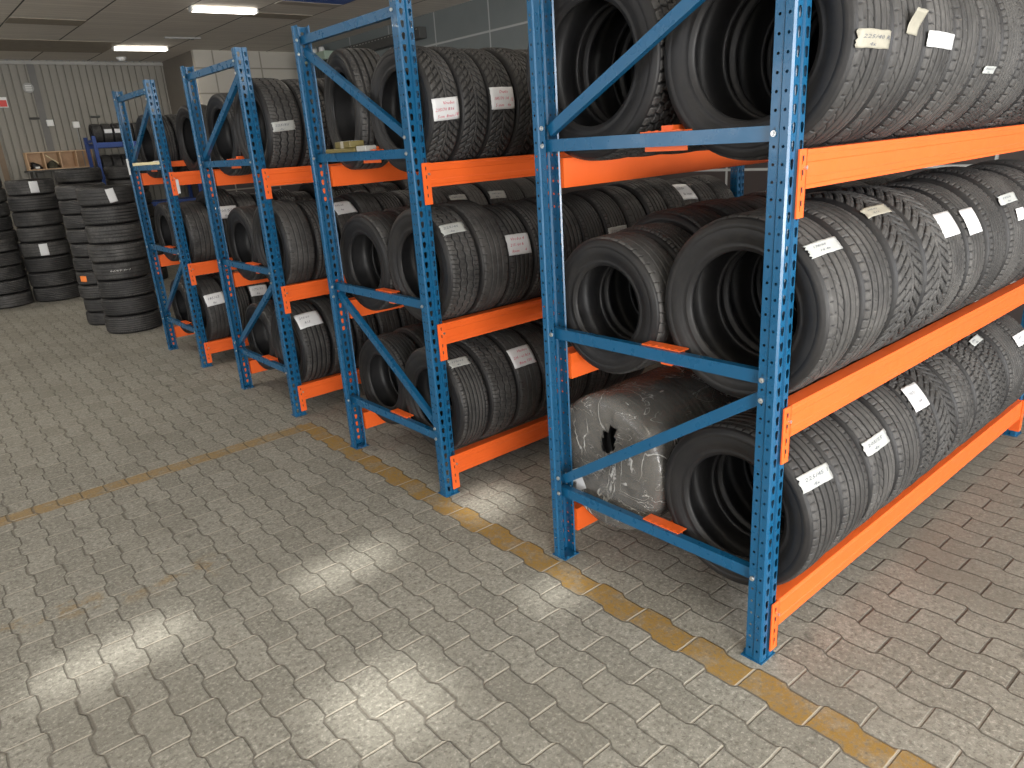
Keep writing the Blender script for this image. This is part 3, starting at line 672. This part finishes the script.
# packets resting on the second rack's upper brace
zb_ = ZBR[2] + .0235; yB = RACKY['B']
def packet(name, label, y, z, lx, ly, lz, mat, rz):
    t = thing(name, label, 'packet', (.042, y, z), (0, 0, rz)); bx('body', -lx / 2, lx / 2, -ly / 2, ly / 2, 0, lz, mat, t, .004); return t
p1 = packet('packet', 'wide flat ochre packet lying on the second rack brace', yB + .70, zb_, .09, .30, .022, M_YELLOW, .06)
p2 = packet('packet', 'smaller ochre packet with white card stacked on the flat packet', yB + .665, zb_ + .0225, .085, .21, .034, M_YELLOW, -.12)
bx('card', -.03, .035, -.075, .05, .0342, .0352, M_PAPER, p2); bx('band', -.0435, .0435, -.02, .02, -.0004, .0346, M_BUFF, p2)
p3 = packet('packet', 'small grey block beside the ochre packets on the second rack brace', yB + .49, zb_, .07, .085, .028, M_GREYP, .1)
t = thing('timber_slat', 'pale timber slat lying along the farthest rack upper brace', 'slat', (.042, RACKY['D'], zb_)); bx('slat', -.02, .02, .09, .99, 0, .026, M_SLAT, t, .002)
b = MB(); b.box(-.03, .03, -.05, .05, 0, .004, Matrix.Rotation(.2, 4, 'Z')); o = obj('folded_paper', b, M_PAPER); o.location = (.042, RACKY['D'] + .2, zb_ + .0265); tag(o, 'small folded white paper on the pale timber slat', 'paper')
b = MB(); b.box(-.0012, 0, -.035, .03, -.075, .075); o = obj('paper_tag', b, M_PAPER); o.location = (-.002, RACKY['D'] + DEP - .03, 1.85); tag(o, 'white paper tag on the farthest rack rear post', 'tag')
b = MB(); b.box(-.012, .012, -.0012, 0, -.06, .06); o = obj('paper_tag', b, M_PAPER); o.location = (.097, RACKY['D'] - .012, 1.66); tag(o, 'narrow white paper strip on the farthest rack front connector', 'tag')

# things on and near the far wall
t = thing('pigeonhole_unit', 'open pale wooden pigeonhole box with four compartments by far wall', 'pigeonholes', (.35, 14.78, 1.885))
L_, H_, D_ = 1.07, .31, .28
bx('back_board', 0, L_, D_ - .008, D_, 0, H_, M_WOOD, t)
for z in (0, H_ - .018): bx('top_board' if z else 'bottom_board', 0, L_, 0, D_ - .008, z, z + .018, M_WOOD, t)
for k in range(5): bx('side_panel' if k in (0, 4) else 'divider', k * (L_ - .018) / 4, k * (L_ - .018) / 4 + .018, 0, D_ - .008, .018, H_ - .018, M_WOOD, t)
t = thing('wall_shelf', 'dark steel wall shelf under the wooden pigeonhole box', 'shelf', (.3, 14.76, 1.86)); bx('board', 0, 1.16, 0, .31, 0, .024, M_PIPE, t)
for x_ in (.1, 1.1): bx('bracket', x_ - .015, x_ + .015, 0, .31, -.2, 0, M_PIPE, t)
def torus(R, r, n=24, m=8):
    b = MB(); vs = [((R + r * cos(2 * pi * j / m)) * cos(2 * pi * i / n), (R + r * cos(2 * pi * j / m)) * sin(2 * pi * i / n), r * sin(2 * pi * j / m)) for i in range(n) for j in range(m)]
    b.add(vs, [(i * m + j, ((i + 1) % n) * m + j, ((i + 1) % n) * m + (j + 1) % m, i * m + (j + 1) % m) for i in range(n) for j in range(m)]); return b
t = thing('cable_coil', 'black cable coil with white plug in first pigeonhole', 'cable', (.485, 14.9, 1.903))
for k in range(3):
    o = obj('loop', torus(.085 - .006 * k, .016), M_DARK, t, True); o.location = (0, 0, .018 + k * .03); o.rotation_euler = (.25 * (k - 1), .2 * k, 0)
bx('plug', -.03, .04, -.1, -.06, .01, .045, M_WHITE, t, .006)
t = thing('rag_bundle', 'dark rag bundle in second pigeonhole', 'rags', (.755, 14.91, 1.903))
b = MB(); NS = 14
for i in range(9):
    for j in range(NS):
        ph = pi / 2 * (1 - i / 8); a = 2 * pi * j / NS; k = 1 + .12 * sin(3 * a + i) + .06 * sin(7 * a)
        b.v.append((.105 * k * cos(ph) * cos(a), .1 * k * cos(ph) * sin(a), .13 * sin(ph) * (1 + .1 * sin(2 * a))))
b.f = [(i * NS + j, (i + 1) * NS + j, (i + 1) * NS + (j + 1) % NS, i * NS + (j + 1) % NS) for i in range(8) for j in range(NS)] + [tuple(8 * NS + j for j in range(NS))]
obj('rag', b, plain('olive_rag', (.05, .048, .03), .9, 0, .4, 25), t, True)
b = MB(); b.cyl((.65, 14.76, 2.13), (.83, 14.775, 1.985), .009, 8); tag(obj('yellow_stick', b, M_SLAT), 'thin pale yellow stick leaning across second pigeonhole', 'stick')
t = thing('storage_rack', 'dark blue storage rack against far wall with small tyres', 'rack', (1.31, 14.06, 0))
for x_ in (0, 1.68):
    for y_ in (0, .62): bx('post', x_, x_ + .06, y_, y_ + .06, 0, 2.4, M_SHELFBLUE, t, .004)
    bx('side_brace', x_ + .02, x_ + .04, .06, .62, 2.3, 2.34, M_SHELFBLUE, t)
for z in (.5, 1.1, 1.66, 2.2):
    for y_ in (.005, .635): bx('beam', .06, 1.68, y_, y_ + .045, z, z + .085, M_SHELFBLUE, t)
    bx('deck', .06, 1.68, .05, .635, z + .06, z + .07, M_PIPE, t)
for lv, (z, cnt) in enumerate(((2.271, 9), (1.731, 8))):
    for i in range(cnt):
        lb = [(12, 0, .13, .07, 0, 'paper', None)] if (lv == 0 and i in (1, 2)) else []
        tyre((1.465 + .172 * i + (.05 if lv else 0), 14.38, z + .172), .172, .164, (4, 6, 0)[i % 3], 1, 'small tyre%s, %s from left on %s of blue wall rack' % (' with white label' if lb else '', ORD[i], 'lower shelf' if lv else 'top shelf'), 'small tyres on the blue wall rack', yaw=random.uniform(-.03, .03), labels=lb)
t = thing('wall_sign', 'red sign with white border high on the far wall', 'sign', (.2, FY - .02, 2.97)); bx('board', 0, .125, 0, .02, 0, .17, M_WHITE, t); bx('red_face', .0, .112, -.003, 0, .012, .12, M_REDSIGN, t)
for k, (x_, z_) in enumerate(((.90, 2.69), (1.315, 2.645))):
    t = thing('junction_box', 'small white junction box on far wall, ' + ('with conduit running down' if k else 'beside the grey column'), 'junction box', (x_, FY, z_), group='wall junction boxes')
    bx('cover', -.055, .055, -.06, 0, -.055, .055, M_WHITE, t, .006); bx('lid', -.045, .045, -.066, -.06, -.045, .045, M_WHITE, t)
    if k: b = MB(); b.cyl((0, -.02, -.055), (0, -.02, -.9), .012, 8); obj('conduit', b, M_GREYP, t)
t = thing('wall_vent', 'round pale grey vent cover high on far wall', 'vent', (.70, FY, 3.29)); b = MB(); b.cyl((0, 0, 0), (0, -.03, 0), .085, 20); obj('cover', b, M_GREYP, t)
for k in range(3): bx('slat', -.05, .05, -.036, -.03, -.045 + k * .035, -.03 + k * .035, M_WHITE, t)
for x_, nm in ((.67, 'beside the grey column'), (1.67, 'above the blue wall rack')):
    b = MB(); b.cyl((x_ - .08, FY - .03, 2.775), (x_ + .08, FY - .03, 2.775), .018, 8); b.cyl((x_, FY - .03, 2.775), (x_, FY + .01, 2.775), .012, 8); tag(obj('pipe_stub', b, M_PIPE), 'short dark pipe stub on far wall ' + nm, 'pipe', 'wall pipe stubs')
t = thing('smoke_detector', 'round white smoke detector on ceiling near far wall', 'smoke detector', (2.2, 14.5, HC)); b = MB(); b.cyl((0, 0, 0), (0, 0, -.03), .09, 20); obj('base', b, M_WHITE, t); b = MB(); b.cyl((0, 0, -.03), (0, 0, -.06), .07, 20, .05); obj('dome', b, M_WHITE, t, True)
t = thing('ceiling_light', 'unlit slim white ceiling batten between the two lit lights', 'ceiling light', (2.2, 11.93, HC), (0, 0, -.1)); bx('housing', 0, .55, -.02, .02, -.025, 0, M_GREYP, t, .003); bx('end_cap', .40, .44, -.03, .03, -.035, -.025, M_DARK, t)
t = thing('ventilation_unit', 'pale green louvred unit high on the right wall', 'ventilation unit', (RX, 11.65, 3.0))
bx('casing', -.3, -.02, 0, .95, .44, .58, M_GREEN, t, .01); bx('ledge', -.3, -.02, 0, .95, 0, .05, M_GREEN, t, .006); bx('back_plate', -.06, -.01, 0, .95, .05, .44, M_DARK, t)
for k in range(9): bx('slat', -.25, -.06, .05 + k * .105, .07 + k * .105, .05, .44, M_PIPE, t)
for y_ in (.35, .62): b = MB(); b.cyl((-.16, y_, .58), (-.16, y_, .68), .06, 14, .045); obj('lamp', b, M_WHITE, t, True)
t = thing('cable_tray', 'dark perforated cable tray along the right wall', 'cable tray', (RX, 8.9, 3.42)); bx('channel', -.14, -.002, 0, 2.5, 0, .16, M_PIPE, t, .006)
b = MB()
for k in range(24): b.box(-.143, -.139, .05 + k * .1, .09 + k * .1, .125, .137)
obj('perforations', b, M_GREYP, t)
#MORE-END

# ------------------------------------------------------------------ lamps of the hall, with added fill lights
def emit(name, c, s):
    n = NT(name); e = n.node('ShaderNodeEmission'); n.set(e.inputs[0], c); e.inputs[1].default_value = s
    n.t.links.new(e.outputs[0], n.out.inputs[0]); return n.m
M_TUBE = emit('fluorescent_tube', (1, .93, .82), 11.0)
FIX = [(1.72, 13.12), (1.76, 9.38), (1.75, 5.6), (1.75, 1.9), (1.75, -1.9), (-1.9, 12.9), (-1.9, 9.3), (-1.9, 5.6), (-1.9, -2.4), (-5.5, 9.3), (-5.5, 1.9)]  # fixtures after the first two are unseen, added to brighten the hall
for k, (x, y) in enumerate(FIX):
    nm = 'lit twin tube ceiling light nearest the far wall' if k == 0 else 'lit twin tube ceiling light beside the blue ceiling panel' if k == 1 else 'added twin tube ceiling light out of view over the hall'
    t = thing('ceiling_light', nm if k < 2 else nm + ', ' + ORD[k], 'ceiling light', (x, y, HC), (0, 0, -.09), 'fluorescent ceiling lights')
    b = MB(); b.prism([(-.07, 0), (-.03, -.035), (.03, -.035), (.07, 0)], 0, .86, lambda u, v, w: (w, u, v)); obj('housing', b, M_WHITE, t)
    for s in (-1, 1):
        b = MB(); b.cyl((.02, s * .055, -.045), (.84, s * .055, -.045), .012, 10); obj('tube', b, M_TUBE, t, True)
    for e in (.012, .848):
        b = MB(); b.box(e - .012, e + .012, -.07, .07, -.06, 0); obj('end_cap', b, M_WHITE, t)
    la = bpy.data.lights.new('tube_light', 'AREA'); la.shape = 'RECTANGLE'; la.size = .8; la.size_y = .12; la.energy = 11 if x > 0 else 26; la.color = (1, .92, .8)
    lo = bpy.data.objects.new('tube_light', la); COL.objects.link(lo); lo.location = (x + .44, y - .04, HC - .12)
def area(name, loc, rot, sx, sy, e, col):
    la = bpy.data.lights.new(name, 'AREA'); la.shape = 'RECTANGLE'; la.size = sx; la.size_y = sy; la.energy = e; la.color = col
    lo = bpy.data.objects.new(name, la); COL.objects.link(lo); lo.location = loc; lo.rotation_euler = rot
# daylight at the open doors, then unseen fills added to brighten the ceiling
area('daylight_door', (1.9, BY - .05, 2.75), (radians(82), 0, 0), 6.0, 1.6, 380, (.97, .98, 1.0))
area('daylight_door', (-4.5, BY - .05, 2.75), (radians(82), 0, 0), 3.8, 1.6, 380, (.97, .98, 1.0))
area('ceiling_fill', (1.9, BY - .1, .6), (radians(114), 0, 0), 6.0, .9, 400, (1, .97, .92))  # added fill aimed up at the ceiling, no real bounce surface
area('ceiling_fill', (-4.5, BY - .1, .6), (radians(114), 0, 0), 3.8, .9, 560, (1, .97, .92))
area('left_fill', (LX - .05, 1.5, 2.1), (radians(122), 0, radians(-90)), 16, 1.7, 480, (.97, .98, 1.0))  # added unseen fill from the left, lifts ceiling and floor
su = bpy.data.lights.new('sun', 'SUN'); su.energy = 5.0; su.angle = radians(2.6); su.color = (1, .97, .9)
so = bpy.data.objects.new('sun', su); COL.objects.link(so); so.rotation_euler = SUN.to_track_quat('-Z', 'Y').to_euler(); so.location = (-3, -3, 8)
w = bpy.data.worlds.new('sky'); SC.world = w; w.use_nodes = True
bg = w.node_tree.nodes['Background']; bg.inputs[0].default_value = (.62, .74, 1, 1); bg.inputs[1].default_value = .5

# ------------------------------------------------------------------ camera
cam = bpy.data.cameras.new('camera'); co = bpy.data.objects.new('camera', cam); COL.objects.link(co)
yw, pt, rl = .6945, -.3224, -.0665
fw = Vector((sin(yw) * cos(pt), cos(yw) * cos(pt), sin(pt))); rt = Vector((cos(yw), -sin(yw), 0)); up = rt.cross(fw)
r2 = rt * cos(rl) + up * sin(rl); u2 = -rt * sin(rl) + up * cos(rl)
co.matrix_world = Matrix(((r2.x, u2.x, -fw.x, -2.0314), (r2.y, u2.y, -fw.y, -1.1343), (r2.z, u2.z, -fw.z, 1.8617), (0, 0, 0, 1)))
cam.sensor_width = 36; cam.lens = 36 * 728.45 / 1024; cam.clip_start = .05
SC.camera = co
vs_ = SC.view_settings; vs_.view_transform = 'Standard'; vs_.look = 'None'; vs_.gamma = 1; vs_.use_curve_mapping = False; vs_.exposure = 0.0
SC.cycles.use_denoising = True; SC.cycles.max_bounces = 6; SC.cycles.diffuse_bounces = 4; SC.cycles.glossy_bounces = 3; SC.cycles.transparent_max_bounces = 8
